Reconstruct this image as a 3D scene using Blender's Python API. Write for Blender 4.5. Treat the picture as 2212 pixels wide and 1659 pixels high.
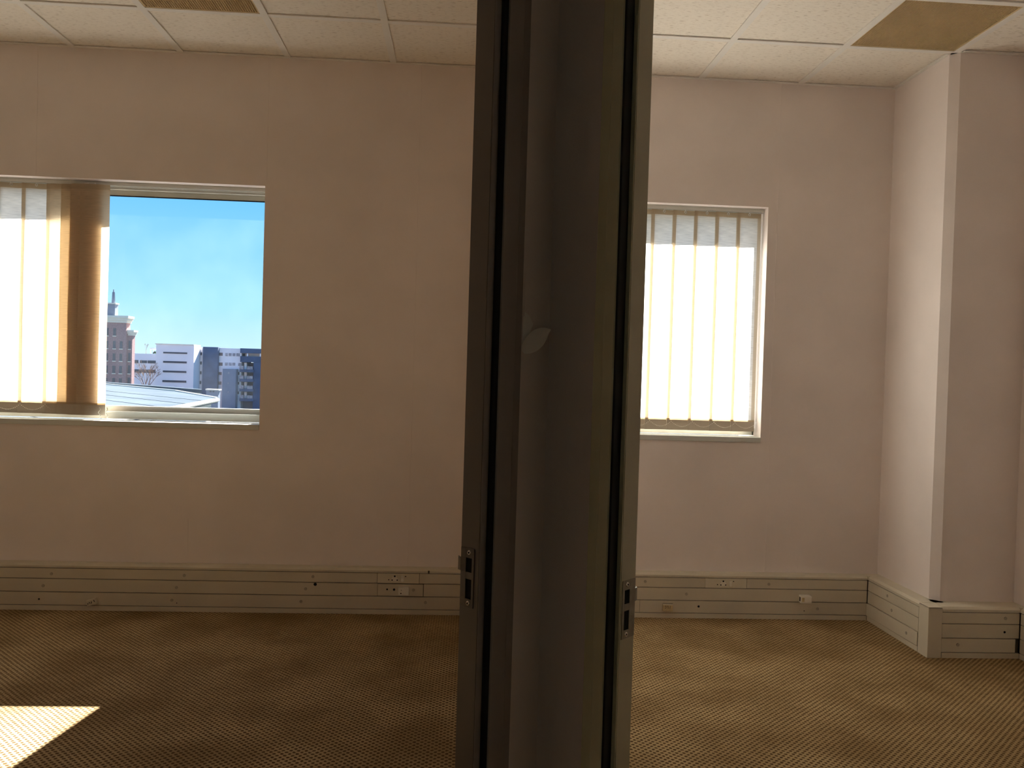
import bpy, bmesh, math, random
from mathutils import Vector, Matrix
random.seed(7)
sc = bpy.context.scene
for o in list(bpy.data.objects):
    bpy.data.objects.remove(o)
COL = sc.collection

# ------------------------------------------------------------------ camera
F_PX, YAW, PITCH, ROLL, CAM_H = 1861.7, 0.061, -0.017, 0.030, 1.433
fw = Vector((math.sin(YAW)*math.cos(PITCH), math.cos(YAW)*math.cos(PITCH), math.sin(PITCH)))
rt = Vector((math.cos(YAW), -math.sin(YAW), 0))
up = rt.cross(fw)
r2 = math.cos(ROLL)*rt + math.sin(ROLL)*up
u2 = -math.sin(ROLL)*rt + math.cos(ROLL)*up
cam_d = bpy.data.cameras.new('camera')
cam_d.sensor_fit = 'HORIZONTAL'; cam_d.sensor_width = 36.0
cam_d.lens = F_PX/2212*36.0
cam_d.clip_start = 0.05; cam_d.clip_end = 2000
cam = bpy.data.objects.new('camera', cam_d); COL.objects.link(cam)
M = Matrix((r2, u2, -fw)).transposed().to_4x4(); M.translation = (0, 0, CAM_H)
cam.matrix_world = M
sc.camera = cam

# ------------------------------------------------------------------ sky, sun, exposure
W = bpy.data.worlds.new('sky'); sc.world = W; W.use_nodes = True
nt = W.node_tree; nt.nodes.clear()
tc = nt.nodes.new('ShaderNodeTexCoord'); sx = nt.nodes.new('ShaderNodeSeparateXYZ')
rp = nt.nodes.new('ShaderNodeValToRGB'); bg = nt.nodes.new('ShaderNodeBackground'); wo = nt.nodes.new('ShaderNodeOutputWorld')
nt.links.new(tc.outputs['Generated'], sx.inputs[0]); nt.links.new(sx.outputs['Z'], rp.inputs[0])
nt.links.new(rp.outputs[0], bg.inputs[0]); nt.links.new(bg.outputs[0], wo.inputs[0])
cr = rp.color_ramp
cr.elements[0].position = 0.0; cr.elements[0].color = (.62, .86, 1.0, 1)
cr.elements[1].position = 1.0; cr.elements[1].color = (.07, .25, .80, 1)
for p, c in ((.06, (.38, .75, 1.0, 1)), (.20, (.13, .52, 1.0, 1)), (.45, (.11, .40, .95, 1))):
    e = cr.elements.new(p); e.color = c
SKY = 0.33
bg.inputs[1].default_value = SKY
sun_d = bpy.data.lights.new('sun', 'SUN'); sun_d.energy = 12.5; sun_d.angle = math.radians(.53); sun_d.color = (1.0, .965, .90)
sun = bpy.data.objects.new('sun', sun_d); COL.objects.link(sun)
SUN_DIR = Vector((-.157, -1.0, -.745)).normalized()
sun.rotation_euler = SUN_DIR.to_track_quat('-Z', 'Y').to_euler()
sun.location = (8, 40, 30)
sc.view_settings.view_transform = 'Standard'; sc.view_settings.look = 'None'
sc.view_settings.gamma = 1.0; sc.view_settings.use_curve_mapping = False
sc.view_settings.exposure = 1.82
sc.cycles.max_bounces = 16; sc.cycles.diffuse_bounces = 10; sc.cycles.transparent_max_bounces = 16
sc.cycles.sample_clamp_indirect = 10

# ------------------------------------------------------------------ helpers
class MB:
    def __init__(self): self.v = []; self.f = []
    def add(self, vs, fs):
        n = len(self.v); self.v += [tuple(v) for v in vs]; self.f += [tuple(i+n for i in f) for f in fs]; return self
    def box(self, x0, x1, y0, y1, z0, z1):
        return self.add([(x0,y0,z0),(x1,y0,z0),(x1,y1,z0),(x0,y1,z0),(x0,y0,z1),(x1,y0,z1),(x1,y1,z1),(x0,y1,z1)],
                        [(0,3,2,1),(4,5,6,7),(0,1,5,4),(1,2,6,5),(2,3,7,6),(3,0,4,7)])
    def prism(self, poly, z0, z1):
        n = len(poly)
        a = sum(poly[i][0]*poly[(i+1)%n][1]-poly[(i+1)%n][0]*poly[i][1] for i in range(n))
        if a < 0: poly = poly[::-1]
        vs = [(x, y, z0) for x, y in poly] + [(x, y, z1) for x, y in poly]
        return self.add(vs, [tuple(range(n))[::-1], tuple(range(n, 2*n))] + [(i, (i+1)%n, n+(i+1)%n, n+i) for i in range(n)])
    def extr(self, pts, d):                      # planar polygon (3d points) swept along vector d
        n = len(pts); d = Vector(d)
        return self.add(list(pts)+[tuple(Vector(p)+d) for p in pts], [tuple(range(n))[::-1], tuple(range(n, 2*n))] + [(i, (i+1)%n, n+(i+1)%n, n+i) for i in range(n)])
    def cyl(self, c, ax, r, h, n=14, r2=None):
        c = Vector(c); ax = Vector(ax).normalized(); t = ax.orthogonal().normalized(); b = ax.cross(t); r2 = r if r2 is None else r2
        v = [c+r*(math.cos(2*math.pi*i/n)*t+math.sin(2*math.pi*i/n)*b) for i in range(n)] + \
            [c+ax*h+r2*(math.cos(2*math.pi*i/n)*t+math.sin(2*math.pi*i/n)*b) for i in range(n)]
        return self.add(v, [tuple(range(n))[::-1], tuple(range(n, 2*n))] + [(i, (i+1)%n, n+(i+1)%n, n+i) for i in range(n)])
    def tube(self, pts, r, n=6, r1=None):
        pts = [Vector(p) for p in pts]; m = len(pts); r1 = r if r1 is None else r1; rings = []
        for k, p in enumerate(pts):
            d = (pts[min(k+1, m-1)]-pts[max(k-1, 0)]).normalized(); t = d.orthogonal().normalized(); b = d.cross(t)
            rr = r+(r1-r)*k/max(1, m-1)
            rings += [p+rr*(math.cos(2*math.pi*i/n)*t+math.sin(2*math.pi*i/n)*b) for i in range(n)]
        fs = [(k*n+i, k*n+(i+1)%n, (k+1)*n+(i+1)%n, (k+1)*n+i) for k in range(m-1) for i in range(n)]
        return self.add(rings, fs+[tuple(range(n))[::-1], tuple(range((m-1)*n, m*n))])
    def octa(self, c, r):
        x, y, z = c
        return self.add([(x+r,y,z),(x-r,y,z),(x,y+r,z),(x,y-r,z),(x,y,z+r),(x,y,z-r)],
                        [(0,2,4),(2,1,4),(1,3,4),(3,0,4),(2,0,5),(1,2,5),(3,1,5),(0,3,5)])
    def mesh(self, name, mat, bevel=0, smooth=False):
        me = bpy.data.meshes.new(name); me.from_pydata(self.v, [], self.f)
        bm = bmesh.new(); bm.from_mesh(me)
        bmesh.ops.recalc_face_normals(bm, faces=bm.faces)
        if bevel: bmesh.ops.bevel(bm, geom=list(bm.edges), offset=bevel, segments=2, affect='EDGES', profile=.6)
        bm.to_mesh(me); bm.free()
        if smooth:
            for p in me.polygons: p.use_smooth = True
        me.materials.append(mat); return me
    def build(self, name, mat, parent=None, bevel=0, smooth=False):
        return link(name, self.mesh(name, mat, bevel, smooth), parent)

def link(name, me, parent=None, loc=None, rot=None):
    o = bpy.data.objects.new(name, me); COL.objects.link(o)
    if parent is not None: o.parent = parent
    if loc is not None: o.location = loc
    if rot is not None: o.rotation_euler = rot
    return o
def empty(name, loc=(0, 0, 0), parent=None):
    o = bpy.data.objects.new(name, None); o.empty_display_size = .05; COL.objects.link(o); o.location = loc
    if parent is not None: o.parent = parent
    return o
def tag(o, label=None, cat=None, group=None, kind=None):
    if label: o['label'] = label
    if cat: o['category'] = cat
    if group: o['group'] = group
    if kind: o['kind'] = kind
    return o
def struct(o, label=None): return tag(o, label, kind='structure')

# ------------------------------------------------------------------ materials
def mat(name, col, rough=.7, var=.08, scale=6.0, stretch=(1, 1, 1), bump=0, bscale=60, bstretch=(1, 1, 1), metal=0, spec=.3, col2=None, lo=.35, hi=.65):
    m = bpy.data.materials.new(name); m.use_nodes = True; n = m.node_tree; b = n.nodes['Principled BSDF']
    b.inputs['Roughness'].default_value = rough; b.inputs['Metallic'].default_value = metal; b.inputs['Specular IOR Level'].default_value = spec
    t = n.nodes.new('ShaderNodeTexCoord'); mp = n.nodes.new('ShaderNodeMapping'); mp.inputs['Scale'].default_value = stretch
    nz = n.nodes.new('ShaderNodeTexNoise'); nz.inputs['Scale'].default_value = scale; nz.inputs['Detail'].default_value = 5
    r = n.nodes.new('ShaderNodeValToRGB'); r.color_ramp.elements[0].position = lo; r.color_ramp.elements[1].position = hi
    c2 = col2 or tuple(x*(1-var) for x in col); 
    r.color_ramp.elements[0].color = (*c2, 1); r.color_ramp.elements[1].color = (*(min(1, x*(1+var*.5)) for x in col), 1)
    L = n.links.new
    L(t.outputs['Object'], mp.inputs[0]); L(mp.outputs[0], nz.inputs['Vector']); L(nz.outputs['Fac'], r.inputs[0]); L(r.outputs[0], b.inputs['Base Color'])
    if bump:
        mp2 = n.nodes.new('ShaderNodeMapping'); mp2.inputs['Scale'].default_value = bstretch
        n2 = n.nodes.new('ShaderNodeTexNoise'); n2.inputs['Scale'].default_value = bscale; n2.inputs['Detail'].default_value = 3
        bp = n.nodes.new('ShaderNodeBump'); bp.inputs['Strength'].default_value = bump; bp.inputs['Distance'].default_value = .002
        L(t.outputs['Object'], mp2.inputs[0]); L(mp2.outputs[0], n2.inputs['Vector']); L(n2.outputs['Fac'], bp.inputs['Height']); L(bp.outputs[0], b.inputs['Normal'])
    return m

M_WALL = mat('wallpaper', (.83, .76, .725), .75, .05, 2.5, bump=.25, bscale=350)
M_TILE = mat('mineral_fibre_tile', (.84, .79, .70), .9, 0, 30, (1, 6, 1), bump=.6, bscale=60, bstretch=(1, 4, 1), col2=(.50, .43, .34), lo=.30, hi=.43)
M_TEE = mat('tee_bar_paint', (.80, .78, .73), .55, .03)
M_TRUNK = mat('trunking_paint', (.64, .59, .47), .5, .06, 4)
M_TRUNKD = mat('trunking_inside', (.10, .085, .06), .8, .1)
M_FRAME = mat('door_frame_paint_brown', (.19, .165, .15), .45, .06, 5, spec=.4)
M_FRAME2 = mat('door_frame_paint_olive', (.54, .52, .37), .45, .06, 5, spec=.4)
M_FRAME_LIT = mat('frame_paint_brown_lit', (.31, .275, .25), .45, .06, 5, spec=.4)  # brown frame paint lightened, corridor light painted into the architrave
M_FRAME2_LIT = mat('frame_paint_olive_lit', (.80, .78, .55), .45, .06, 5, spec=.4)  # olive frame paint brightened in place of light from the corridor's left
M_RUBBER = mat('black_rubber', (.012, .013, .014), .6, .1)
M_STEEL = mat('painted_strike', (.17, .15, .135), .42, .12, 60, metal=.2)
M_STEEL2 = mat('painted_strike_olive', (.34, .32, .25), .42, .12, 60, metal=.2)
M_SCREW = mat('bright_screw', (.80, .78, .74), .22, .05, metal=1)
M_VOID = mat('dark_void', (.006, .006, .007), .9, .1)
M_TSCREW = mat('trunking_screw', (.42, .38, .30), .5, .1)
M_PLATE = mat('cream_plastic', (.70, .65, .52), .4, .04)
M_WHITE = mat('white_plastic', (.82, .79, .70), .4, .04)
M_YELLOW = mat('yellowed_plastic', (.62, .50, .28), .45, .10, 40)
M_INK = mat('ink', (.02, .02, .02), .7, .1)
M_ALU = mat('window_aluminium', (.66, .67, .62), .4, .04, spec=.5)
M_SILL = mat('sill_paint', (.62, .64, .60), .5, .05)
M_VENT = mat('vent_core_plastic', (.66, .52, .30), .6, .06)
M_PLENUM = mat('filter_felt', (.34, .25, .13), .9, .1)
M_CONC = mat('concrete', (.42, .41, .39), .85, .12, 1.2)
M_PEEL = mat('paper_backing', (.95, .94, .90), .85, .04, 20)
M_ACRYL = mat('hook_plastic', (.85, .85, .82), .25, .02)

def carpet():
    m = bpy.data.materials.new('carpet'); m.use_nodes = True; n = m.node_tree; b = n.nodes['Principled BSDF']; L = n.links.new
    b.inputs['Roughness'].default_value = .95; b.inputs['Specular IOR Level'].default_value = .1
    t = n.nodes.new('ShaderNodeTexCoord'); mp = n.nodes.new('ShaderNodeMapping')
    mp.inputs['Rotation'].default_value = (0, 0, math.radians(46)); mp.inputs['Scale'].default_value = (1/.0198, 1/.0198, 0)
    L(t.outputs['Object'], mp.inputs[0])
    wob = n.nodes.new('ShaderNodeTexNoise'); wob.inputs['Scale'].default_value = 130; L(t.outputs['Object'], wob.inputs['Vector'])
    wv = n.nodes.new('ShaderNodeVectorMath'); wv.operation = 'SCALE'; wv.inputs['Scale'].default_value = .5; L(wob.outputs['Color'], wv.inputs[0])
    ad = n.nodes.new('ShaderNodeVectorMath'); ad.operation = 'ADD'; L(mp.outputs[0], ad.inputs[0]); L(wv.outputs[0], ad.inputs[1])
    fr = n.nodes.new('ShaderNodeVectorMath'); fr.operation = 'FRACTION'; L(ad.outputs[0], fr.inputs[0])
    sb = n.nodes.new('ShaderNodeVectorMath'); sb.operation = 'SUBTRACT'; sb.inputs[1].default_value = (.5, .5, 0); L(fr.outputs[0], sb.inputs[0])
    sp = n.nodes.new('ShaderNodeSeparateXYZ'); L(sb.outputs[0], sp.inputs[0])
    cb = n.nodes.new('ShaderNodeCombineXYZ'); L(sp.outputs[0], cb.inputs[0]); L(sp.outputs[1], cb.inputs[1])
    ln = n.nodes.new('ShaderNodeVectorMath'); ln.operation = 'LENGTH'; L(cb.outputs[0], ln.inputs[0])
    mr = n.nodes.new('ShaderNodeMapRange'); mr.inputs['From Min'].default_value = .24; mr.inputs['From Max'].default_value = .40; L(ln.outputs['Value'], mr.inputs['Value'])
    st = n.nodes.new('ShaderNodeTexNoise'); st.inputs['Scale'].default_value = 2.6; st.inputs['Detail'].default_value = 5; L(t.outputs['Object'], st.inputs['Vector'])
    sr = n.nodes.new('ShaderNodeValToRGB'); L(st.outputs['Fac'], sr.inputs[0])
    sr.color_ramp.elements[0].position = .36; sr.color_ramp.elements[0].color = (.27, .180, .082, 1)
    sr.color_ramp.elements[1].position = .62; sr.color_ramp.elements[1].color = (.42, .300, .155, 1)
    mx = n.nodes.new('ShaderNodeMix'); mx.data_type = 'RGBA'; L(mr.outputs[0], mx.inputs[0]); mx.inputs[6].default_value = (.085, .046, .014, 1); L(sr.outputs[0], mx.inputs[7])
    L(mx.outputs[2], b.inputs['Base Color'])
    bp = n.nodes.new('ShaderNodeBump'); bp.inputs['Strength'].default_value = .5; bp.inputs['Distance'].default_value = .003; L(mr.outputs[0], bp.inputs['Height']); L(bp.outputs[0], b.inputs['Normal'])
    return m
M_CARPET = carpet()

def fabric(name, col, trans, tfac):
    m = bpy.data.materials.new(name); m.use_nodes = True; n = m.node_tree; n.nodes.clear(); L = n.links.new
    out = n.nodes.new('ShaderNodeOutputMaterial'); mix = n.nodes.new('ShaderNodeMixShader'); d = n.nodes.new('ShaderNodeBsdfDiffuse'); t = n.nodes.new('ShaderNodeBsdfTranslucent')
    tc = n.nodes.new('ShaderNodeTexCoord'); mp = n.nodes.new('ShaderNodeMapping'); mp.inputs['Scale'].default_value = (16, 16, 330)
    nz = n.nodes.new('ShaderNodeTexNoise'); nz.inputs['Scale'].default_value = 1; nz.inputs['Detail'].default_value = 4
    rp = n.nodes.new('ShaderNodeMapRange'); rp.inputs['From Min'].default_value = .3; rp.inputs['From Max'].default_value = .62; rp.inputs['To Min'].default_value = .70
    L(tc.outputs['Object'], mp.inputs[0]); L(mp.outputs[0], nz.inputs['Vector']); L(nz.outputs['Fac'], rp.inputs['Value'])
    v = n.nodes.new('ShaderNodeVectorMath'); v.operation = 'SCALE'; v.inputs[0].default_value = trans; L(rp.outputs[0], v.inputs['Scale'])
    L(v.outputs[0], t.inputs['Color']); d.inputs['Color'].default_value = (*col, 1)
    mix.inputs[0].default_value = tfac; L(d.outputs[0], mix.inputs[1]); L(t.outputs[0], mix.inputs[2]); L(mix.outputs[0], out.inputs[0])
    return m
M_FAB = fabric('blind_fabric', (.66, .60, .50), (.96, .92, .845), .67)
M_STACKSHADE = fabric('blind_fabric_stack_shade', (.58, .47, .35), (.95, .80, .58), .42)  # gathered slats: shade of many layers put into the fabric colour
M_LAPSHADE = fabric('blind_overlap_shade', (.60, .52, .40), (.80, .68, .50), .40)  # dark stripe of overlapping slats painted onto their edges
M_HEM = fabric('blind_hem', (.58, .48, .35), (.62, .48, .31), .40)
M_POCK = fabric('blind_pocket', (.50, .44, .36), (.40, .30, .20), .10)

def glass():
    m = bpy.data.materials.new('window_glass'); m.use_nodes = True; n = m.node_tree; n.nodes.clear(); L = n.links.new
    out = n.nodes.new('ShaderNodeOutputMaterial'); tr = n.nodes.new('ShaderNodeBsdfTransparent'); tr.inputs[0].default_value = (.975, .985, .99, 1)
    gl = n.nodes.new('ShaderNodeBsdfGlossy'); gl.inputs['Roughness'].default_value = .02
    fr = n.nodes.new('ShaderNodeLayerWeight'); fr.inputs[0].default_value = .15
    mu = n.nodes.new('ShaderNodeMath'); mu.operation = 'MULTIPLY'; mu.inputs[1].default_value = .35; L(fr.outputs['Fresnel'], mu.inputs[0])
    m1 = n.nodes.new('ShaderNodeMixShader'); L(mu.outputs[0], m1.inputs[0]); L(tr.outputs[0], m1.inputs[1]); L(gl.outputs[0], m1.inputs[2])
    du = n.nodes.new('ShaderNodeBsdfTranslucent'); du.inputs[0].default_value = (.80, .90, 1, 1)
    tc = n.nodes.new('ShaderNodeTexCoord'); nz = n.nodes.new('ShaderNodeTexNoise'); nz.inputs['Scale'].default_value = 3; nz.inputs['Detail'].default_value = 6
    L(tc.outputs['Object'], nz.inputs['Vector'])
    mr = n.nodes.new('ShaderNodeMapRange'); mr.inputs['From Min'].default_value = .4; mr.inputs['From Max'].default_value = .75; mr.inputs['To Min'].default_value = .001; mr.inputs['To Max'].default_value = .007
    L(nz.outputs['Fac'], mr.inputs['Value'])
    m2 = n.nodes.new('ShaderNodeMixShader'); L(mr.outputs[0], m2.inputs[0]); L(m1.outputs[0], m2.inputs[1]); L(du.outputs[0], m2.inputs[2]); L(m2.outputs[0], out.inputs[0])
    return m
M_GLASS = glass()
M_FILLGLASS = fabric('corridor_fill_glass', (.6, .58, .5), (.90, .78, .58), .8)  # pane of the added corridor window, tinted to warm its light

# ------------------------------------------------------------------ dimensions
D, H, T = 5.041, 3.175, .6
XL, XR = -3.75, 3.0                     # side walls of the two rooms
GX0 = -2.232                            # one line of the ceiling grid
s = .70710678
CX, CY = .1911, 1.860                   # inside corner of the corridor where both door walls meet
def WP(side, t, p):                     # side -1: door wall going to -x, +1: to +x; t along the wall from the corner, p proud of it
    return (CX+side*s*t - side*s*p, CY-s*t-s*p)
ZT = 3.23                               # slab above

# ------------------------------------------------------------------ room shell
struct(MB().box(XL-.1, XR+.2, -2.4, D+.4, -.12, 0).build('floor', M_CARPET), 'brown dotted carpet floor')

b = MB()
WIN = [(-3.02, -1.144), (.28, 1.803)]
ZB, ZH = 1.07, 2.442
b.box(XL-.1, XR+.2, D, D+.4, 0, ZB-.03); b.box(XL-.1, XR+.2, D, D+.4, ZH, ZT)
b.box(XL-.1, WIN[0][0], D, D+.4, ZB-.03, ZH); b.box(WIN[0][1], WIN[1][0], D, D+.4, ZB-.03, ZH); b.box(WIN[1][1], XR+.2, D, D+.4, ZB-.03, ZH)
struct(b.build('wall_back', M_WALL), 'pinkish beige papered window wall')
WB = bpy.data.objects['wall_back']
for sx_, z0, z1 in ((-2.42, ZH, H), (-1.135, ZH+.01, H), (-.27, .27, H), (.62, .27, ZB-.05), (1.86, .27, H), (-1.52, .70, .84), (-1.53, .32, .52), (2.06, .29, .36)):
    MB().extr([(sx_-.004, D, z0), (sx_+.001, D-.0012, z0), (sx_+.0016, D, z0)], (random.uniform(-.004, .004), 0, z1-z0)).build('paper_seam', M_WALL, WB)
struct(MB().box(XL-.1, XL, -2.4, D, 0, ZT).build('wall_left', M_WALL))
struct(MB().box(XR, XR+.12, -2.4, D, 0, ZT).build('wall_right', M_WALL))
CW = (-1.75, -.55, 1.0, 2.3)             # unseen window added behind the camera to light the pier
b = MB().box(XL-.1, CW[0], -2.5, -2.4, 0, ZT).box(CW[1], XR+.12, -2.5, -2.4, 0, ZT).box(CW[0], CW[1], -2.5, -2.4, 0, CW[2]).box(CW[0], CW[1], -2.5, -2.4, CW[3], ZT)
struct(b.build('wall_front', M_WALL))
w3 = struct(empty('window_3', (0, 0, 0)), 'unseen obscured glass window added to light the corridor')
MB().box(CW[0], CW[1], -2.47, -2.43, CW[2], CW[2]+.04).box(CW[0], CW[1], -2.47, -2.43, CW[3]-.04, CW[3]).box(CW[0], CW[0]+.04, -2.47, -2.43, CW[2], CW[3]).box(CW[1]-.04, CW[1], -2.47, -2.43, CW[2], CW[3]).build('frame', M_ALU, w3)
MB().box(CW[0]+.03, CW[1]-.03, -2.452, -2.448, CW[2]+.03, CW[3]-.03).build('pane', M_FILLGLASS, w3)
struct(MB().prism([(2.552, D), (2.552, 4.470), (2.591, 4.430), (XR, 4.430), (XR, D)], 0, H).build('wall_column', M_WALL), 'papered column with chamfered edge')
struct(MB().box(CX-.05, CX+.05, CY+.06, D, 0, ZT).build('wall_partition', M_WALL), 'papered partition between the two rooms')
# corridor side: the pier between the doors, then the walls past the doors
LF = dict(tE=.0958, tD=.1291, t3=.1830, pB=.0016, t4=.1992, pf=-.0535)
RF = dict(tE=.1233, tD=.1541, t3=.1883, pB=-.0099, t4=.1984, pf=-.0660)
pier = MB().prism([(CX, CY), WP(-1, .15, 0), WP(-1, .15, LF['pf']), (CX-.05, CY+.07), (CX+.05, CY+.07), WP(1, .15, RF['pf']), WP(1, .15, 0)], 0, ZT).build('wall_center', M_WALL)
struct(pier, 'narrow papered wall corner between the two door frames')
DOOR_W, HEAD = .96, 2.60
for side, nm in ((-1, 'wall_corridor_left'), (1, 'wall_corridor_right')):
    fr_ = LF if side < 0 else RF
    t0 = fr_['t4']+DOOR_W; te = (CX-XL)/s if side < 0 else (XR-CX)/s
    b = MB().prism([WP(side, t0, 0), WP(side, te, 0), WP(side, te, -.09), WP(side, t0, -.09)], 0, ZT)
    b.prism([WP(side, .15, 0), WP(side, t0, 0), WP(side, t0, fr_['pf']), WP(side, .15, fr_['pf'])], HEAD+.02, ZT)
    struct(b.build(nm, M_WALL))

# ------------------------------------------------------------------ ceiling: slab, tiles, tee bars
ceil = struct(MB().box(XL-.1, XR+.2, -2.4, D+.4, ZT, ZT+.12).build('ceiling', M_CONC), 'suspended ceiling of white tiles on a metal grid')
VENTS = []
ti_me = MB().box(-.291, .291, -.291, .291, 0, .014).mesh('ceiling_tile', M_TILE, .0015)
def in_corridor(x, y): return abs(x-CX) < (CY-y)
xs = [GX0+T*i for i in range(-3, 10)]
ys = [D-T*j for j in range(0, 9)]
for i in range(len(xs)-1):
    for j in range(len(ys)-1):
        xa, xb, yb, ya = xs[i], xs[i+1], ys[j], ys[j+1]
        xc, yc = (xa+xb)/2, (ya+yb)/2
        if in_corridor(xc, yc) or xb <= XL or xa >= XR: continue
        if xb > 2.552+.05 and j == 0: continue
        if j == 1 and (abs(xc-(GX0+.9)) < .1 or abs(xc-(GX0+7.5*T)) < .1):
            VENTS.append((xc, yc)); continue
        if xa < XL or xb > XR:
            x0, x1 = max(xa, XL)+.009, min(xb, XR)-.009
            MB().box(x0, x1, ya+.009, yb-.009, H+.008, H+.022).build('ceiling_tile', M_TILE, ceil)
        else:
            o = link('ceiling_tile', ti_me, ceil, (xc, yc, H+.008))
            o.rotation_euler.z = random.choice((0, math.pi))
BW = .018
for i, x in enumerate(xs):
    if x < XL+.02 or x > XR-.02: continue
    y1 = D if x < 2.55 else 4.44
    y0 = max(ys[-1], CY-abs(x-CX)+.0)
    MB().box(x-BW, x+BW, y0, y1, H, H+.006).box(x-.002, x+.002, y0, y1, H+.006, H+.04).build('tee_bar', M_TEE, ceil)
for j in range(1, len(ys)-1):
    for i in range(len(xs)-1):
        xa, xb = max(xs[i], XL), min(xs[i+1], XR)
        if xb <= XL or xa >= XR or in_corridor((xa+xb)/2, ys[j]): continue
        MB().box(xa+BW, xb-BW, ys[j]-BW, ys[j]+BW, H+.0005, H+.0065).build('cross_tee', M_TEE, ceil)
MB().box(XL, 2.552, D-.022, D, H-.001, H+.005).build('wall_angle', M_TEE, ceil)
MB().box(2.53, 2.552, 4.46, D-.022, H-.001, H+.005).build('wall_angle', M_TEE, ceil)
MB().box(2.60, XR, 4.403, 4.425, H-.001, H+.005).build('wall_angle', M_TEE, ceil)

for k, (vx, vy) in enumerate(VENTS):
    v = empty('ceiling_vent', (vx, vy, H))
    tag(v, ['brown egg-crate ceiling vent above the half-open window', 'brown egg-crate ceiling vent next to the papered column'][k], 'vent', 'egg-crate ceiling vents')
    a = .282
    MB().box(-a, a, -a, -a+.008, .003, .02).box(-a, a, a-.008, a, .003, .02).box(-a, -a+.008, -a, a, .003, .02).box(a-.008, a, -a, a, .003, .02).build('frame', M_VENT, v)
    m = MB(); n = 46; q = a-.008
    for i in range(n+1):
        c = -q+2*q*i/n
        m.box(c-.0011, c+.0011, -q, q, .004, .016); m.box(-q, q, c-.0011, c+.0011, .0042, .0158)
    c = m.build('egg_crate_core', M_VENT, v); c['kind'] = 'stuff'
    MB().box(-a, a, -a, a, .030, .034).build('filter_pad', M_PLENUM, v)

# ------------------------------------------------------------------ windows
YB = 5.125                                # plane of the blinds
for k, (x0, x1) in enumerate(WIN):
    w = struct(empty('window_%d' % (k+1), (0, 0, 0)), ['wide aluminium window with half the blind drawn back', 'narrow aluminium window with the blind closed'][k])
    y0, y1 = 5.165, 5.235
    zb, zh = ZB+.005, ZH
    f = MB().box(x0, x1, y0, y1, zb, zb+.035).box(x0, x1, y0, y1, zh-.03, zh).box(x0, x0+.03, y0, y1, zb, zh).box(x1-.012, x1, y0, y1, zb, zh)
    f.build('frame', M_ALU, w, .002)
    MB().box(x0, x1, y0-.012, y0+.02, zb+.034, zb+.044).build('bottom_track', M_ALU, w)
    # two sashes
    split = (-2.16, 1.04)[k]
    for i in range(2):
        a0, a1 = (x0+.03, split) if i == 0 else (split, x1-.012)
        ya, yb_ = (y0+.006, y0+.030) if i == 0 else (y0+.034, y0+.058)
        lo, hi = zb+.035, zh-.03
        sa = MB().box(a0, a1, ya, yb_, lo, lo+.040).box(a0, a1, ya, yb_, hi-.030, hi)
        sa.box(a0, a0+.035, ya, yb_, lo+.040, hi-.030)
        sa.box(a1-(.035 if i == 0 else .010), a1, ya, yb_, lo+.040, hi-.030)
        so = sa.build('sash', M_ALU, w, .0015)
        MB().box(a0+.03, a1-.008, (ya+yb_)/2-.002, (ya+yb_)/2+.002, lo+.035, hi-.025).build('pane', M_GLASS, so)
        MB().box(a0+.033, a1-.009, ya-.001, ya+.004, hi-.036, hi-.030).build('gasket', M_RUBBER, so)
    MB().box(x0, x1, D-.008, y0+.004, ZB-.03, ZB).build('sill', M_SILL, w, .002)
    MB().extr([(x0, y1, ZB-.02), (x0, D+.43, ZB-.06), (x0, D+.43, ZB-.10), (x0, y1, ZB-.10)], (x1-x0, 0, 0)).build('outer_sill', M_CONC, w)

# ------------------------------------------------------------------ vertical blinds
Z_TOP, Z_BOT, POCK = 2.418, 1.098, .060
LAP_W = .0205  # width of the painted overlap stripe
def slat_mesh(wd, z0, z1, bow, wav, ph, nx=6, nz=28):
    m = MB(); vs = []; fs = []; e_ = LAP_W/wd
    us = [-.5]+[-.5+e_+(1-2*e_)*i/(nx-2) for i in range(nx-1)]+[.5]
    for j in range(nz+1):
        z = z0+(z1-z0)*j/nz
        for i in range(nx+1):
            u = us[i]
            e = wav*math.sin(5*z+ph)*(.6+.4*math.sin(13*z+2*ph))
            vs.append((u*wd+e, bow*(1-4*u*u)+.4*e, z))
    fs = [(j*(nx+1)+i, j*(nx+1)+i+1, (j+1)*(nx+1)+i+1, (j+1)*(nx+1)+i) for j in range(nz) for i in range(nx)]
    return m.add(vs, fs)
hook = MB()
hook.tube([(.0065*math.cos(a), 0, .008+.0065*math.sin(a)) for a in [math.pi*(.55+1.75*k/9) for k in range(10)]], .0022, 6).box(-.0035, .0035, -.002, .002, .011, .026)
hook_me = hook.mesh('carrier_hook', M_ACRYL, 0, True)
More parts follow.
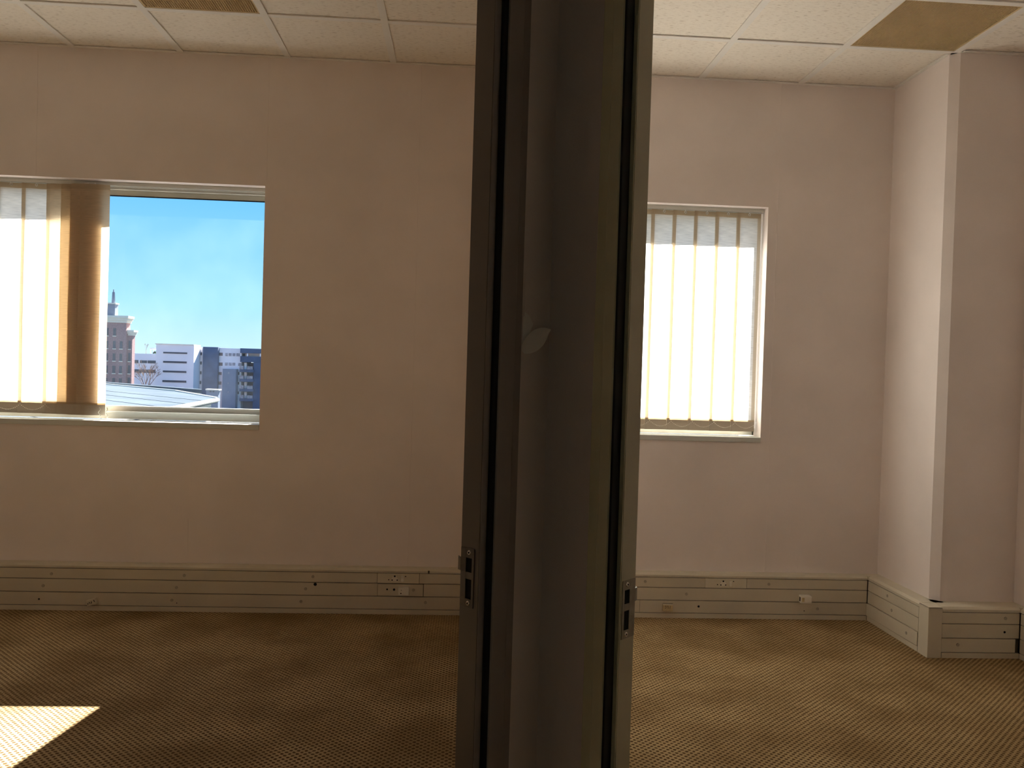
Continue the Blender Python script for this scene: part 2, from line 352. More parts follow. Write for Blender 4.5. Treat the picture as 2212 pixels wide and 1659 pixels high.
def make_slat(parent, x, y, wd, rz, bow=.004, wav=.0012, hk=True, lap_shade=True, fab=None):
    ph = random.uniform(0, 6)
    o = slat_mesh(wd, Z_BOT+POCK, Z_TOP-.028, bow, wav, ph).build('slat', fab or M_FAB, parent, 0, True)
    o.data.materials.append(M_LAPSHADE)
    for pl in o.data.polygons:
        if lap_shade and abs(pl.center.x) > wd/2-LAP_W: pl.material_index = 1
    o.location = (x, y, 0); o.rotation_euler.z = rz
    slat_mesh(wd, Z_TOP-.030, Z_TOP, bow, wav, ph, 6, 2).build('top_hem', M_HEM, o, 0, True)
    slat_mesh(wd, Z_BOT+POCK-.002, Z_BOT+POCK+.010, bow, wav, ph, 6, 2).build('stitched_seam', M_HEM, o, 0, True).location.y = -.0012
    pk = MB(); n = 6
    top = [((i/n-.5)*wd, bow*(1-4*(i/n-.5)**2)) for i in range(n+1)]
    pk.prism([(a, c-.0018) for a, c in top]+[(a, c+.0018) for a, c in top[::-1]], Z_BOT, Z_BOT+POCK)
    pk.build('weight_pocket', M_POCK, o)
    if hk: link('carrier_hook', hook_me, o, (0, -.004, Z_TOP-.018))
    return o
def bead_chain(parent, ends, y, sag=.030):
    m = MB()
    for (xa, xb) in ends:
        n = max(6, int((xb-xa)/.0085))
        for i in range(n+1):
            u = i/n; m.octa((xa+(xb-xa)*u, y-.003*math.sin(math.pi*u), Z_BOT+POCK-.008-sag*4*u*(1-u)), .0026)
    o = m.build('bead_chain', M_WHITE, parent); o['kind'] = 'stuff'
def headrail(parent, x0, x1):
    m = MB().box(x0, x1, YB-.020, YB-.017, ZH-.022, ZH-.002).box(x0, x1, YB+.017, YB+.020, ZH-.022, ZH-.002).box(x0, x1, YB-.020, YB+.020, ZH-.003, ZH)
    m.box(x0, x1, YB-.017, YB-.010, ZH-.022, ZH-.019).box(x0, x1, YB+.010, YB+.017, ZH-.022, ZH-.019)
    m.build('headrail', M_ALU, parent)
# closed blind
bl = empty('vertical_blind', ((WIN[1][0]+WIN[1][1])/2, YB, ZB))
tag(bl, 'cream fabric vertical blind drawn closed across the narrower window', 'blind')
bl.location = (0, 0, 0)
headrail(bl, WIN[1][0]+.004, WIN[1][1]-.003)
pitch, wd = .1305, .151
xr = 1.793; k = 0; ends = []
while xr-wd > WIN[1][0]-.03:
    xc = xr-wd/2
    w_ = wd
    if xc-wd/2 < WIN[1][0]+.005: w_ = xr-WIN[1][0]-.006; xc = xr-w_/2
    make_slat(bl, xc, YB, w_, math.radians(5.5+random.uniform(-.6, .6)))
    ends.append((xr-pitch+.006, xr+.004)); xr -= pitch; k += 1
bead_chain(bl, ends, YB-.016)
MB().tube([(1.798, YB-.012, Z_TOP), (1.797, YB-.012, 1.8), (1.7975, YB-.012, 1.16)], .0016, 6).build('pull_cord', M_WHITE, bl)
# half open blind
bl2 = empty('vertical_blind', (0, 0, 0))
tag(bl2, 'cream fabric vertical blind gathered to one side of the wider window', 'blind')
headrail(bl2, WIN[0][0]+.004, WIN[0][1]-.003)
def XP(a): return -2.665+.00262*a
lay = [(-167, -104, 0, 5), (-113, -50, 0, 5), (-59, 4, 0, 5), (-4, 58, 0, 5), (50, 111, 0, 5), (103, 163, 0, 6), (112, 172, -.010, 4),
       (137, 198, -.014, 8), (156, 218, -.018, 5), (158, 220, -.023, 7), (160, 221, -.028, 6), (163, 225, -.033, 8), (165, 229, -.038, 6), (182, 243, -.044, 5)]
ends = []
for i, (a0, a1, dy, ang) in enumerate(lay):
    if XP(a0) < WIN[0][0]+.01: continue
    make_slat(bl2, (XP(a0)+XP(a1))/2, YB+dy, XP(a1)-XP(a0), math.radians(ang), bow=.004 if i < 6 else -.010, wav=.0014, hk=True, lap_shade=i < 6, fab=None if i < 6 else M_STACKSHADE)
    if i: ends.append((XP(lay[i-1][1]), XP(a1)))
bead_chain(bl2, [e for e in ends if e[1]-e[0] > .06], YB-.018, .032)
mm = MB()
for xx in (XP(233), XP(249)):
    for i in range(24):
        u = i/23; mm.octa((xx+.006*math.sin(9*u), YB-.055-.004*math.sin(7*u), Z_BOT+.045-.055*u), .0028)
o = mm.build('bead_chain', M_WHITE, bl2); o['kind'] = 'stuff'

# ------------------------------------------------------------------ trunking along the walls
ROWS = [(.181, .237), (.106, .177), (.031, .102)]
scr_me = MB().cyl((0, 0, 0), (0, -1, 0), .0085, .0022, 16).box(-.0065, .0065, -.0030, -.0021, -.0011, .0011).mesh('screw', M_TSCREW)
slot_me = MB().box(-.0068, .0068, -.0004, 0, -.0012, .0012).mesh('screw_slot', M_TRUNKD)
hole_me = MB().cyl((0, 0, 0), (0, -1, 0), .006, .0006, 16).mesh('cable_hole', M_VOID)
def screw(parent, loc, rz=0, ry=None):
    o = link('screw', scr_me, parent, loc, (0, random.uniform(0, 3.1) if ry is None else ry, rz))
    return o
def hole(parent, loc, k=1.0, rz=0):
    o = link('cable_hole', hole_me, parent, loc, (0, 0, rz)); o.scale = (k, 1, k); return o
YF = 4.976
def run_y(name, x0, x1, yw, yf, joints, label):
    """trunking on a wall facing -y; joints: for each row the x values where covers meet"""
    p = struct(MB().box(x0, x1, yf+.010, yw, 0, .258).build(name, M_TRUNKD), label)
    MB().extr([(x0, yw, .264), (x0, yf+.012, .264), (x0, yf, .252), (x0, yf, .241), (x0, yf+.012, .241), (x0, yw, .241)], (x1-x0, 0, 0)).build('top_lip', M_TRUNK, p)
    MB().box(x0, x1, yf-.001, yf+.012, 0, .0275).build('bottom_strip', M_TRUNK, p, .001)
    for (z0, z1), js in zip(ROWS, joints):
        e = [x0+.0006]+list(js)+[x1-.0006]
        for a, c in zip(e[:-1], e[1:]):
            if isinstance(a, tuple): a = a[1]
            if isinstance(c, tuple): c = c[0]
            MB().box(a+.0007, c-.0007, yf, yf+.012, z0, z1).build('cover_strip', M_TRUNK, p, .0012)
    return p
# joints given as (end, start) leave an opening for a socket plate
bL = run_y('baseboard_back_left', XL, CX-.052, D, YF, [[(-.440, -.198)], [(-.436, -.172)], []], 'cream three-channel cable trunking under the wide window')
bR = run_y('baseboard_back_right', CX+.052, 2.462, D, YF, [[(1.478, 1.728)], [], [1.092]], 'cream three-channel cable trunking under the narrow window')
for x, z in [(-2.259, .206), (-1.527, .208), (-.805, .212), (-2.303, .138), (-1.569, .138), (-.845, .141), (-1.593, .066), (-.869, .068), (-.159, .071), (-3.0, .209), (-3.05, .141)]:
    screw(bL, (x, YF-.0004, z))
for x, z, k in [(-2.324, .062, .9), (-1.565, .050, .45), (-.791, .168, 1.55)]: hole(bL, (x, YF-.0003, z), k)
for x, z in [(1.121, .213), (1.862, .208), (1.369, .142), (2.162, .065), (.6, .21), (.5, .14)]: screw(bR, (x, YF-.0004, z))
for x, z, k in [(1.444, .070, 1.1), (2.081, .052, .5)]: hole(bR, (x, YF-.0003, z), k)
MB().box(-.150, -.140, YF-.0012, YF+.002, .241, .256).build('nick', M_TRUNKD, bL)

# column trunking: face towards -x, then face towards -y
XS, YC = 2.465, 4.31
pc = struct(MB().box(XS+.010, 2.552, YC+.09, D-.0, 0, .258).box(XS+.08, XR-.04, YC+.010, 4.425, 0, .258).build('baseboard_column', M_TRUNKD), 'cream cable trunking wrapped round the column')
MB().extr([(2.60, YC+.09, .266), (XS+.012, YC+.09, .266), (XS, YC+.09, .254), (XS, YC+.09, .241), (2.60, YC+.09, .241)], (0, D-.066-YC-.09, 0)).build('top_lip', M_TRUNK, pc)
MB().extr([(XS+.075, 4.46, .266), (XS+.075, YC+.012, .266), (XS+.075, YC, .254), (XS+.075, YC, .241), (XS+.075, 4.46, .241)], (XR-.04-XS-.075, 0, 0)).build('top_lip', M_TRUNK, pc)
MB().box(XS-.001, XS+.012, YC+.098, D-.066, 0, .0275).build('bottom_strip', M_TRUNK, pc, .001)
MB().box(XS+.076, XR-.04, YC-.001, YC+.012, 0, .0275).build('bottom_strip', M_TRUNK, pc, .001)
MB().prism([(XS-.002, YC+.092), (XS-.002, YC-.002), (XS+.072, YC-.002), (XS+.072, YC+.03), (XS+.03, YC+.03), (XS+.03, YC+.092)], 0, .264).prism([(XS-.002, YC+.092), (XS-.002, YC-.002), (XS+.072, YC-.002), (XS+.09, YC+.13), (XS+.06, YC+.13)], .258, .2645).build('corner_piece', M_TRUNK, pc, .0015)
for i, (z0, z1) in enumerate(ROWS):
    o = MB().box(0, .012, 0, D-.066-(YC+.098), z0, z1).build('cover_strip', M_TRUNK, pc, .0012)
    o.location = (XS, YC+.098, 0)
    if i == 2: o.location.x -= .004; o.rotation_euler.z = .006
    x1 = XR-.044 if i < 2 else XR-.062
    MB().box(XS+.0735, x1, YC, YC+.012, z0, z1).build('cover_strip', M_TRUNK, pc, .0012)
for y, z in [(4.742, .209), (4.689, .141), (4.517, .066)]: screw(pc, (XS-.0045 if z < .1 else XS-.0004, y, z), -math.pi/2)
screw(pc, (2.879, YC-.0004, .211)); screw(pc, (2.627, YC-.0004, .070)); hole(pc, (2.877, YC-.0003, .139), 1.0)
MB().box(2.4625, 2.60, D-.0655, D, .242, .264).build('corner_piece', M_TRUNK, pc)
MB().box(XR-.0405, XR, 4.3085, 4.43, .242, .266).build('corner_piece', M_TRUNK, pc)
pr = struct(MB().box(XR-.030, XR, -1.0, 4.425, 0, .258).build('baseboard_right', M_TRUNKD), 'cream cable trunking along the side wall')
MB().box(XR-.040, XR-.028, -1.0, 4.308, 0, .0275).build('bottom_strip', M_TRUNK, pr, .001)
MB().extr([(XR, -1, .266), (XR-.028, -1, .266), (XR-.040, -1, .254), (XR-.040, -1, .241), (XR, -1, .241)], (0, 5.308, 0)).build('top_lip', M_TRUNK, pr)
for z0, z1 in ROWS: MB().box(XR-.040, XR-.028, -1.0, 4.307, z0, z1).build('cover_strip', M_TRUNK, pr, .0012)

# ------------------------------------------------------------------ sockets and outlet boxes on the trunking
def power_socket(x, label, x0, x1):
    o = empty('power_socket', (x, YF, .209)); tag(o, label, 'socket', 'switched wall sockets in the trunking')
    MB().box(x0-x+.0012, x1-x-.0012, -.0015, .012, -.028, .028).build('face_plate', M_PLATE, o, .0012)
    tri = [(-.010, .016), (.010, .016), (.020, -.006), (.020, -.016), (-.020, -.016), (-.020, -.006)]
    MB().extr([(a, -.0016, c) for a, c in tri], (0, -.0028, 0)).build('socket_insert', M_WHITE, o, .0008)
    for a, c, k in ((0, .013, .85), (-.0145, -.009, .65), (.0145, -.009, .65)):
        h = link('pin_hole', hole_me, o, (a, -.0046, c)); h.scale = (k, 1, k)
    sw = MB().extr([(.036, -.0016, -.017), (.036, -.0062, -.017), (.036, -.0030, 0), (.036, -.0046, .017), (.036, -.0016, .017)], (.016, 0, 0)).build('rocker_switch', M_WHITE, o, .0006)
    for a, c in ((-.034, -.008), (.062, .012)):
        h = link('screw_hole', hole_me, o, (a, -.0018, c)); h.scale = (.55, 1, .55)
    return o
power_socket(-.339, 'three-pin socket with switch above the outlet box with two round holes', -.440, -.198)
power_socket(1.586, 'three-pin socket with switch in the trunking under the closed blind', 1.478, 1.728)

o = empty('telephone_outlet', (-.304, YF, .141)); tag(o, 'cream outlet plate with two round holes and a small surface box', 'outlet')
MB().box(-.131, .129, -.0005, .012, -.0345, .0345).build('face_plate', M_TRUNK, o, .0012)
hole(o, (-.077, -.0007, .004), .85); hole(o, (-.037, -.0007, .003), 1.15)
MB().box(-.012, .050, -.026, -.0005, -.024, .022).build('surface_box', M_WHITE, o, .003)
hole(o, (.004, -.0263, -.012), .6); hole(o, (.006, -.0263, .006), .35); screw(o, (.074, -.0009, .002))

def stroke(m, pts, y, r=.0011): m.tube([(a, y, c) for a, c in pts], r, 5)
o = empty('telephone_outlet', (1.256, YF, .067)); tag(o, 'yellowed outlet box with 391 written on it by hand', 'outlet')
MB().box(-.030, .030, -.022, 0, -.021, .021).build('box_body', M_YELLOW, o, .0025)
MB().box(-.030, .030, -.0235, -.004, .013, .021).build('box_lid', M_PLATE, o, .002)
m = MB(); y = -.0226
stroke(m, [(-.019, .008), (-.013, .010), (-.010, .007), (-.014, .003), (-.010, .000), (-.013, -.005), (-.019, -.004)], y)
stroke(m, [(.003, .006), (-.002, .009), (-.005, .005), (-.002, .001), (.003, .004), (.003, -.001), (.000, -.007)], y)
stroke(m, [(.015, .010), (.013, .002), (.011, -.007)], y)
m.build('handwriting', M_INK, o)

o = empty('telephone_outlet', (-2.030, YF, .052)); tag(o, 'small tilted cream outlet box with dark scribbles on the lowest channel', 'outlet')
bx = MB().box(-.026, .026, -.022, 0, -.017, .017).build('box_body', M_PLATE, o, .0025)
m = MB()
stroke(m, [(-.020, -.006), (-.016, -.001), (-.019, .002)], -.0226, .0018); stroke(m, [(-.010, .005), (-.006, -.003)], -.0226, .0018)
stroke(m, [(.002, .006), (.003, .001), (-.001, -.005)], -.0226, .0018); stroke(m, [(.017, .010), (.020, -.001)], -.0226, .0018)
m.build('handwriting', M_INK, o)
o.rotation_euler = (0, -.28, 0)

o = empty('data_outlet', (2.076, YF, .128)); tag(o, 'white outlet box with an open dark port near the column', 'outlet')
MB().box(-.031, .033, -.040, 0, -.022, .022).build('box_body', M_WHITE, o, .003)
MB().box(-.0318, -.030, -.028, -.014, -.013, .012).build('port', M_VOID, o)
MB().box(-.026, -.012, -.0408, -.039, -.012, .012).build('port_cover', M_YELLOW, o, .0004)

# ------------------------------------------------------------------ steel door frames on the pier
def door_frame(side, fr_, nm, label, zc, paint):
    d = struct(empty(nm, (*WP(side, fr_['t4'], 0), 0)), label)
    off = Vector((-d.location.x, -d.location.y, 0))
    def part(name, tp, z0, z1, mt, bev=0, parent=None, loc=True):
        o = MB().prism([WP(side, t, p) for t, p in tp], z0, z1).build(name, mt, parent or d, bev)
        if parent is None: o.location = off
        return o
    tE, tD, t3, pB, t4, pf = (fr_[k] for k in ('tE', 'tD', 't3', 'pB', 't4', 'pf'))
    b0 = pB-.0018
    part('architrave', [(tE, 0), (tE, .004), (tE+.003, .0065), (tD-.002, .0065), (tD, .010), (tD, .016), (tD+.003, .018), (t3-.008, .018), (t3-.0055, .0155), (t3-.0055, pB), (t4-.001, pB), (t4, pB-.001), (t4, b0), (.150, b0), (.150, 0)], 0, HEAD, M_FRAME_LIT if side < 0 else M_FRAME2_LIT)
    part('seal', [(t3-.0055, pB), (t3, pB), (t3, pB+.005), (t3-.002, .013), (t3-.005, .0165), (t3-.0055, .015)], 0, HEAD, M_RUBBER)
    part('jamb', [(.150, b0), (t4-.006, b0), (t4-.006, b0-.0016), (t4, b0-.0016), (t4, pf+.002), (t4-.002, pf), (.150, pf)], 0, HEAD, paint)
    # frame head and far jamb
    tf = t4+DOOR_W
    part('head', [(t4, .018), (tf, .018), (tf, pf), (t4, pf)], HEAD-.04, HEAD+.02, paint)
    part('far_jamb', [(tf-.02, .018), (tf+.05, .018), (tf+.05, .0), (tf, 0), (tf, pf), (tf-.02, pf)], 0, HEAD, paint)
    # strike plate with two openings and a curled lip
    st = empty('strike_plate', (0, 0, 0), d); st.location = off
    ms = M_STEEL if side < 0 else M_STEEL2
    z = lambda v: zc+v
    pin = -.0135 if side < 0 else -.0170
    pout = pf+.003
    h0, h1 = (-.0195, -.0360) if side < 0 else (-.0245, -.0430)
    th = .0016
    def bar(pa, pb, za, zb_, name='plate_bar', mt=None, ta=t4, tb=None):
        tb = t4+th if tb is None else tb
        return [WP(side, ta, pa), WP(side, tb, pa), WP(side, tb, pb), WP(side, ta, pb)], za, zb_
    m = MB()
    for pa, pb, za, zb_ in [(pin, h0, -.060, .060), (h1, pout, -.060, .060), (h0, h1, .040, .060), (h0, h1, -.003, .011), (h0, h1, -.060, -.043)]:
        poly, q0, q1 = bar(pa, pb, z(za), z(zb_)); m.prism(poly, q0, q1)
    m.build('plate', ms, st, .0004)
    lip = [(t4+th, h1), (t4+th+.001, pout), (t4+th-.0005, pf-.005), (t4-.006, pf-.011), (t4-.007, pf-.010), (t4-.0015, pf-.004), (t4, pout), (t4, h1)]
    MB().prism([WP(side, t, p) for t, p in lip], z(.012), z(.039)).build('curled_lip', ms, st, .0004)
    m = MB(); 
    for za, zb_ in ((.011, .040), (-.043, -.003)):
        poly, q0, q1 = bar(h0, h1, z(za), z(zb_), ta=t4-.0002, tb=t4+.0003); m.prism(poly, q0, q1)
    m.build('bolt_opening', M_VOID, st)
    ax = Vector((*WP(side, 1, 0), 0))-Vector((*WP(side, 0, 0), 0))
    for zz in (.051, -.052):
        c = Vector((*WP(side, t4+th, (h0+h1)/2), z(zz)))
        k = MB().cyl(c, ax, .0052, .0012, 16, .0040).build('screw', M_SCREW, st, 0, False)
        MB().cyl(c+ax*.0011, ax, .0022, .0003, 8).build('screw_recess', M_VOID, st)
    return d
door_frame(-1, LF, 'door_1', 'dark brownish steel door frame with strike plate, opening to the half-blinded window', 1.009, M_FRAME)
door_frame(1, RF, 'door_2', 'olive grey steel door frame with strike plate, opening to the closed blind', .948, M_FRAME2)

# peeling wallpaper on the pier beside the first frame
m = MB(); vs = []
def fl(t, p, z): return (*WP(-1, t, p), z)
n, rows = 10, 7
for i in range(n+1):
    u = i/n
    ax_t, ax_z, ax_p = .0890-.0430*u, 1.4710+.0480*u, .0010+.030*u**.8        # midrib of the torn flap
    hw = .020*math.sin(math.pi*(.06+.90*u))**.7                                # half width
    for j in range(rows):
        v = 2*j/(rows-1)-1
        vs.append(fl(ax_t-.62*hw*v, ax_p+.010*(1-v*v)*u+.004*v, ax_z-.78*hw*v))
m.add(vs, [(i*rows+j, i*rows+j+1, (i+1)*rows+j+1, (i+1)*rows+j) for i in range(n) for j in range(rows-1)])
m.build('wallpaper_flap', M_PEEL, pier, 0, True)
MB().add([fl(.0885, .0012, 1.556), fl(.070, .0012, 1.547), fl(.056, .0012, 1.530), fl(.076, .0012, 1.490), fl(.0895, .0012, 1.470)], [(0, 1, 2, 3, 4)]).build('bare_plaster', M_PEEL, pier)
MB().prism([WP(-1, .0945, 0), WP(-1, .0945, .0012), WP(-1, .0880, .0040), WP(-1, .0868, .0032), WP(-1, .0905, 0)], 1.545, 1.70).build('lifted_paper_edge', M_WALL, pier)

# ------------------------------------------------------------------ outside
M_GROUND = mat('street_ground', (.085, .09, .09), .95, .2, .05, spec=0)
M_RENDER = mat('white_render', (.80, .78, .80), .85, .04, .3)
M_SLATE = mat('slate_cladding', (.06, .10, .18), .8, .2, .4)
M_GREYC = mat('grey_cladding', (.17, .21, .28), .8, .1, .4)
M_DGLASS = mat('dark_glazing', (.05, .065, .09), .3, .2, .5)
M_MGLASS = mat('mid_glazing', (.26, .29, .33), .3, .4, 1.5)
M_BRICK = mat('brick', (.33, .185, .18), .9, .18, 3)
M_CORN = mat('cornice_stone', (.72, .66, .55), .85, .06, 1)
M_ROOF = mat('metal_roof', (.085, .105, .125), .9, .12, .25, spec=0)
M_LOUV = mat('pale_cladding', (.62, .60, .52), .7, .05, 1)
M_TWIG = mat('twigs', (.17, .10, .07), .9, .2, 2)
M_LEAF = mat('shrub_leaves', (.07, .13, .05), .8, .3, 3)
GZ = -14.0
struct(MB().box(-900, 900, -900, 1500, GZ-1, GZ).build('ground', M_GROUND), 'street level far below the window')
def fac(a, b_, Y):                      # drafting sheet of the street view, drawn at 270 m, moved to distance Y
    x = -92.637+.02524*(a-660)+.0006*(b_-685); z = 5.816-.02565*(b_-685)+.00079*(a-660)
    return x*Y/270, (z-CAM_H)*Y/270+CAM_H
def fbox(m, a0, a1, b0, b1, Y, dep):
    x0 = fac(a0, (b0+b1)/2, Y)[0]; x1 = fac(a1, (b0+b1)/2, Y)[0]; z1 = fac((a0+a1)/2, b0, Y)[1]
    z0 = GZ if b1 is None or b1 > 1400 else fac((a0+a1)/2, b1, Y)[1]
    return m.box(x0, x1, Y, Y+dep, z0, z1)
def vol(name, mt, par, a0, a1, b0, b1, Y, dep): return fbox(MB(), a0, a1, b0, b1, Y, dep).build(name, mt, par)
def wins(par, rects, Y, mt=None, name='window'):
    for r_ in rects: vol(name, mt or M_DGLASS, par, *r_, Y-.12, .25)

# white stair block with slit windows
B = empty('office_block', (-90, 268, GZ)); tag(B, 'white rendered block with four slit windows', 'building'); B.location = (0, 0, 0)
vol('wall', M_RENDER, B, 640, 1090, 686, 1500, 268, 6.6)
vol('roof_edge', M_CORN, B, 636, 1096, 680, 690, 267.8, 7.0)
wins(B, [(732, 1016, 778, 796), (730, 1011, 886, 908), (727, 1006, 1000, 1022), (722, 1005, 1115, 1139)], 268)
x1 = fac(1090, 800, 268)[0]
for bb in (790, 915, 1030):
    z1 = fac(1090, bb, 268)[1]; MB().box(x1-.02, x1+.10, 269.2, 270.6, z1-1.9, z1).build('window', M_DGLASS, B)
# low wing
B = empty('low_wing'); tag(B, 'low pale office wing with two ribbon windows beside the brick tower', 'building')
vol('wall', M_RENDER, B, 300, 655, 795, 1500, 275, 12)
wins(B, [(300, 440, 870, 908), (455, 540, 876, 908), (548, 646, 878, 912), (383, 640, 985, 1024)], 275, M_DGLASS)
wins(B, [(440, 455, 870, 908)], 274.9, M_RENDER, 'mullion')
pg = empty('roof_pergola'); tag(pg, 'small white pergola on the flat roof of the low wing', 'pergola')
vol('slab', M_RENDER, pg, 575, 668, 726, 746, 277, 5)
for a in (577, 612, 650): vol('post', M_RENDER, pg, a, a+7, 745, 796, 277.4, .3)
# apartment block with slate towers
B = empty('apartment_block'); tag(B, 'white apartment block with slate blue towers and balconies', 'building')
vol('wall', M_RENDER, B, 1098, 1660, 728, 1500, 275, 14)
vol('tower', M_SLATE, B, 1196, 1376, 716, 1500, 273.5, 12)
wins(B, [(1155, 1192, 781, 814), (1150, 1190, 890, 925), (1148, 1187, 1006, 1042), (1145, 1183, 1122, 1160)], 275)
wins(B, [(1376, 1440, 784, 820), (1376, 1438, 902, 940), (1368, 1427, 1016, 1050), (1362, 1424, 1130, 1166)], 275)
wins(B, [(1472, 1500, 788, 826), (1512, 1545, 790, 826), (1558, 1592, 791, 826), (1604, 1645, 792, 828)], 275, M_MGLASS)
wins(B, [(1468, 1500, 903, 938), (1512, 1545, 904, 938), (1556, 1590, 905, 938), (1626, 1660, 908, 942)], 275, M_MGLASS)
wins(B, [(1592, 1640, 1016, 1050), (1592, 1638, 1134, 1166), (1590, 1636, 1250, 1282)], 275)
vol('tower', M_GREYC, B, 1434, 1592, 980, 1500, 272, 4)
wins(B, [(1505, 1520, 1020, 1034), (1500, 1514, 1140, 1156), (1502, 1514, 1250, 1264)], 272, M_MGLASS)
# dark balcony part
vol('upper_band', M_SLATE, B, 1650, 2100, 738, 795, 274, 14); vol('upper_band', M_SLATE, B, 1650, 2100, 832, 903, 274, 14)
vol('recess_wall', M_RENDER, B, 1650, 2100, 795, 832, 277, 10)
wins(B, [(1676, 1706, 796, 830)], 276.9, M_DGLASS)
for a in (1730, 1885): vol('post', M_RENDER, B, a, a+14, 795, 832, 274.2, .6)
vol('recess_wall', M_GREYC, B, 1650, 1806, 903, 1500, 278, 10)
vol('tower', M_SLATE, B, 1804, 2100, 903, 1500, 274, 14)
for i, bt in enumerate((985, 1100, 1218, 1334)):
    vol('balcony_slab', M_SLATE, B, 1640, 1808, bt, bt+34, 273.2, 4.6)
    vol('pillar', M_RENDER, B, 1698, 1728, bt-80, bt, 275.5, 1.5)
    vol('railing', M_MGLASS, B, 1640, 1690, bt-42, bt, 273.4, .12); vol('railing', M_MGLASS, B, 1732, 1800, bt-36, bt, 273.4, .12)
    wins(B, [(1762, 1800, bt-50, bt-36)], 277.9, M_DGLASS)
B = empty('kiosk'); tag(B, 'small pale flat-roofed hut in front of the apartment block', 'building')
vol('wall', M_GREYC, B, 1240, 1385, 1232, 1500, 230, 2); vol('roof_edge', M_LOUV, B, 1234, 1395, 1222, 1236, 229.6, 2.6)
wins(B, [(1285, 1305, 1240, 1258), (1320, 1340, 1240, 1258)], 230)

# brick tower
B = empty('brick_tower'); tag(B, 'red brick tower with pale cornice and rooftop mast behind the gathered blind', 'building')
MB().box(-96, -81.2, 215, 217.6, GZ, 10.0).build('wall', M_BRICK, B)
MB().box(-81.2, -80.05, 216, 217.8, GZ, 7.0).build('side_wall', M_BRICK, B)
def corn(x0, x1, y0, y1, z0, z1, e):
    m = MB()
    k = 3
    for i in range(k):
        f0 = e*(i+1)/k; m.box(x0-f0, x1+f0, y0-f0, y1+f0, z0+(z1-z0)*i/k, z0+(z1-z0)*(i+1)/k)
    return m
corn(-96, -81.2, 215, 217.6, 9.9, 11.6, .7).build('cornice', M_CORN, B)
corn(-80.9, -80.05, 216, 217.8, 6.9, 8.2, .5).build('cornice', M_CORN, B)
MB().box(-90, -84.1, 215.4, 217.4, 11.6, 14.4).build('roof_house', M_GREYC, B)
MB().box(-90.2, -83.9, 215.2, 217.5, 14.4, 14.7).build('roof_edge', M_CORN, B)
MB().cyl((-84.9, 216.4, 14.7), (0, 0, 1), .45, 2.7, 10, .3).box(-85.0, -84.8, 216.3, 216.5, 17.2, 18.0).build('mast', M_GREYC, B)
for zz in (8.0, 4.9, 1.9, -1.1, -4.1):
    for xx in (-84.2, -82.6, -86.0):
        if zz == 8.0 and xx == -82.6: continue
        MB().box(xx, xx+.62, 214.88, 215.2, zz-1.3, zz+.5).build('window', M_DGLASS, B)
        MB().box(xx-.12, xx+.74, 214.8, 215.1, zz-1.5, zz-1.3).build('window_sill', M_CORN, B)
for zz in (4.9, 1.9, -1.1, -4.1):
    MB().box(-80.9, -80.4, 215.88, 216.2, zz-1.3, zz+.7).build('window', M_DGLASS, B)
    MB().box(-81.0, -80.3, 215.8, 216.1, zz-1.5, zz-1.3).build('window_sill', M_CORN, B)

# low roof nearer to the window
B = empty('metal_roofed_hall'); tag(B, 'low hall with a grey metal roof and pale ribbed wall below the window', 'building')
P0, P1, P2, P3, P4 = (-19.3, 70.4), (-26.8, 83.5), (-46, 106), (-40, 20), (-15.8, 30)
edge = Vector((P0[0]-(-18.1), P0[1]-55.6)).normalized()
P4 = (P0[0]-edge.x*42, P0[1]-edge.y*42)
def ro(z0, th, pts): return MB().prism(pts, z0, z0+th)
ro(-1.95, .35, [P0, P1, P2, (-70, 106), (-70, P4[1]), P4]).build('roof', M_ROOF, B)
MB().tube([(P0[0], P0[1], -1.58), (P1[0], P1[1], -1.55), (P2[0], P2[1], -1.55)], .10, 6).build('ridge_cap', M_LOUV, B)
MB().tube([(P0[0], P0[1], -1.72), (P4[0], P4[1], -1.72)], .16, 6).build('gutter', M_LOUV, B)
wd_ = Vector((P4[0]-P0[0], P4[1]-P0[1])); nrm = Vector((wd_.y, -wd_.x)).normalized()
if nrm.x < 0: nrm = -nrm
q0 = Vector(P0)-nrm*.5; q1 = Vector(P4)-nrm*.5
for i in range(16):
    z0 = -2.25-.42*i
    MB().prism([tuple(q0), tuple(q1), tuple(q1-nrm*.3), tuple(q0-nrm*.3)], z0-.02, z0+.36).build('wall_panel', M_LOUV, B)
MB().prism([tuple(q0-nrm*.2), tuple(q1-nrm*.2), tuple(q1-nrm*8), tuple(q0-nrm*8)], GZ, -1.97).build('wall', M_GREYC, B)
for k in range(1, 8):
    u = k/8
    a = Vector((P0[0]+(P4[0]-P0[0])*u, P0[1]+(P4[1]-P0[1])*u)); 
    MB().extr([(a.x, a.y, -1.6), (a.x, a.y+.05, -1.6), (a.x, a.y+.05, -1.575), (a.x, a.y, -1.575)], (-26, 29, 0)).build('roof_seam', M_ROOF, B)
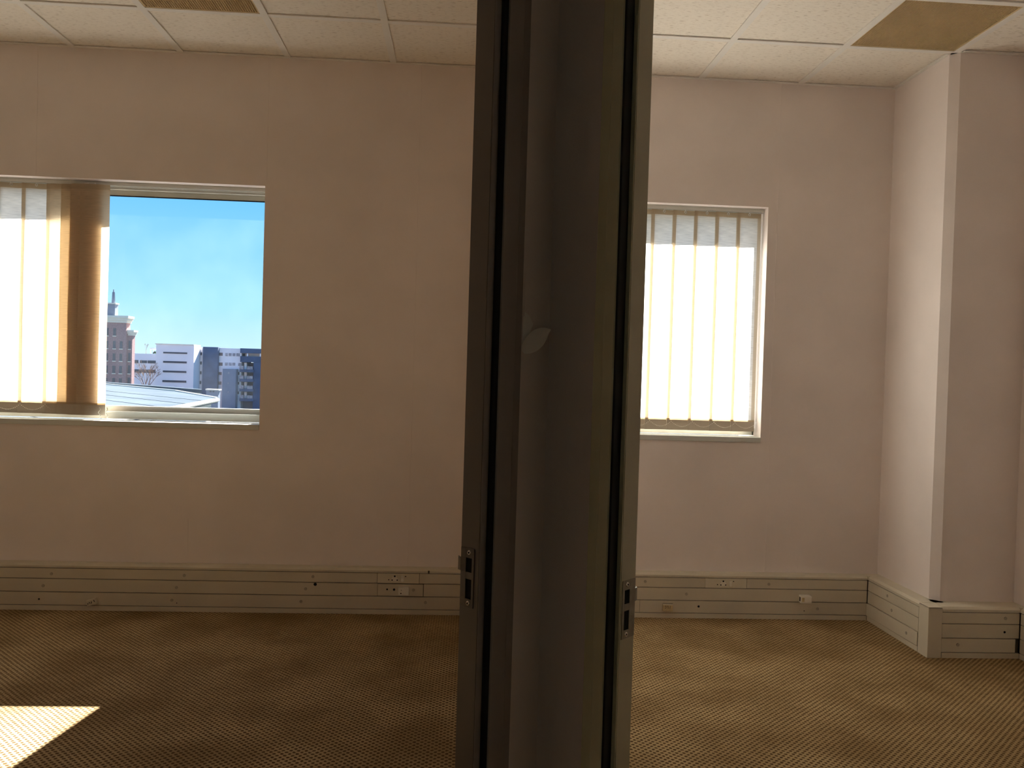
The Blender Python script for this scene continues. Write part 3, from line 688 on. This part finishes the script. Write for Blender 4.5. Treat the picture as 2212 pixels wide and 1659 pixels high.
B = empty('metal_roofed_annex'); tag(B, 'higher flat grey roof beyond the low metal-roofed hall', 'building')
MB().prism([(-24.7, 84.6), (-38.3, 98.4), (-60, 124), (-61, 127), (-39.7, 101.2), (-25.3, 86.2)], -1.75, -1.42).build('roof', M_ROOF, B)
MB().prism([(-24.9, 84.9), (-38.3, 98.7), (-59.8, 124.2), (-60.7, 126.6), (-39.7, 100.9), (-25.3, 85.9)], GZ, -1.75).build('wall', M_LOUV, B)

# bare tree and rooftop shrubs
def tree(name, base, hgt, spread, label, mt, depth=6, seed=1, r0=.22):
    rnd = random.Random(seed); m = MB()
    def br(p, d, ln, r, k):
        q = p+d*ln; m.tube([p, (p+q)/2+Vector((rnd.uniform(-.05, .05)*ln, rnd.uniform(-.05, .05)*ln, 0)), q], r, 4, r*.65)
        if k == 0: return
        for _ in range(3 if k > 1 else 4):
            e = (d+Vector((rnd.uniform(-1, 1), rnd.uniform(-1, 1), rnd.uniform(-.25, .6)))*spread).normalized()
            br(q, e, ln*rnd.uniform(.62, .82), r*.62, k-1)
    br(Vector(base), Vector((0, 0, 1)), hgt, r0, depth)
    o = m.build(name, mt); tag(o, label, 'tree'); return o
x, z = fac(520, 1165, 250)
tree('bare_tree', (x, 250, GZ), 4.6, .60, 'bare reddish-brown tree in front of the low wing', M_TWIG, 5, 3, .26)
x, z = fac(530, 796, 279)
tree('rooftop_sapling', (x, 279, z-.033), 1.2, .35, 'leafless sapling on the roof of the low wing', M_TWIG, 3, 5, .07)
x, z = fac(632, 796, 276)
o = empty('rooftop_shrub', (x, 276, z)); tag(o, 'round green shrub under the roof pergola', 'shrub')
m = MB(); rnd = random.Random(4)
for i in range(160):
    th, ph, rr = rnd.uniform(0, 6.28), rnd.uniform(0, 1.5), rnd.uniform(.3, .65)
    m.octa((rr*math.cos(th)*math.cos(ph), rr*math.sin(th)*math.cos(ph), rr*math.sin(ph)*1.1), .09)
c = m.build('leaves', M_LEAF, o); c['kind'] = 'stuff'
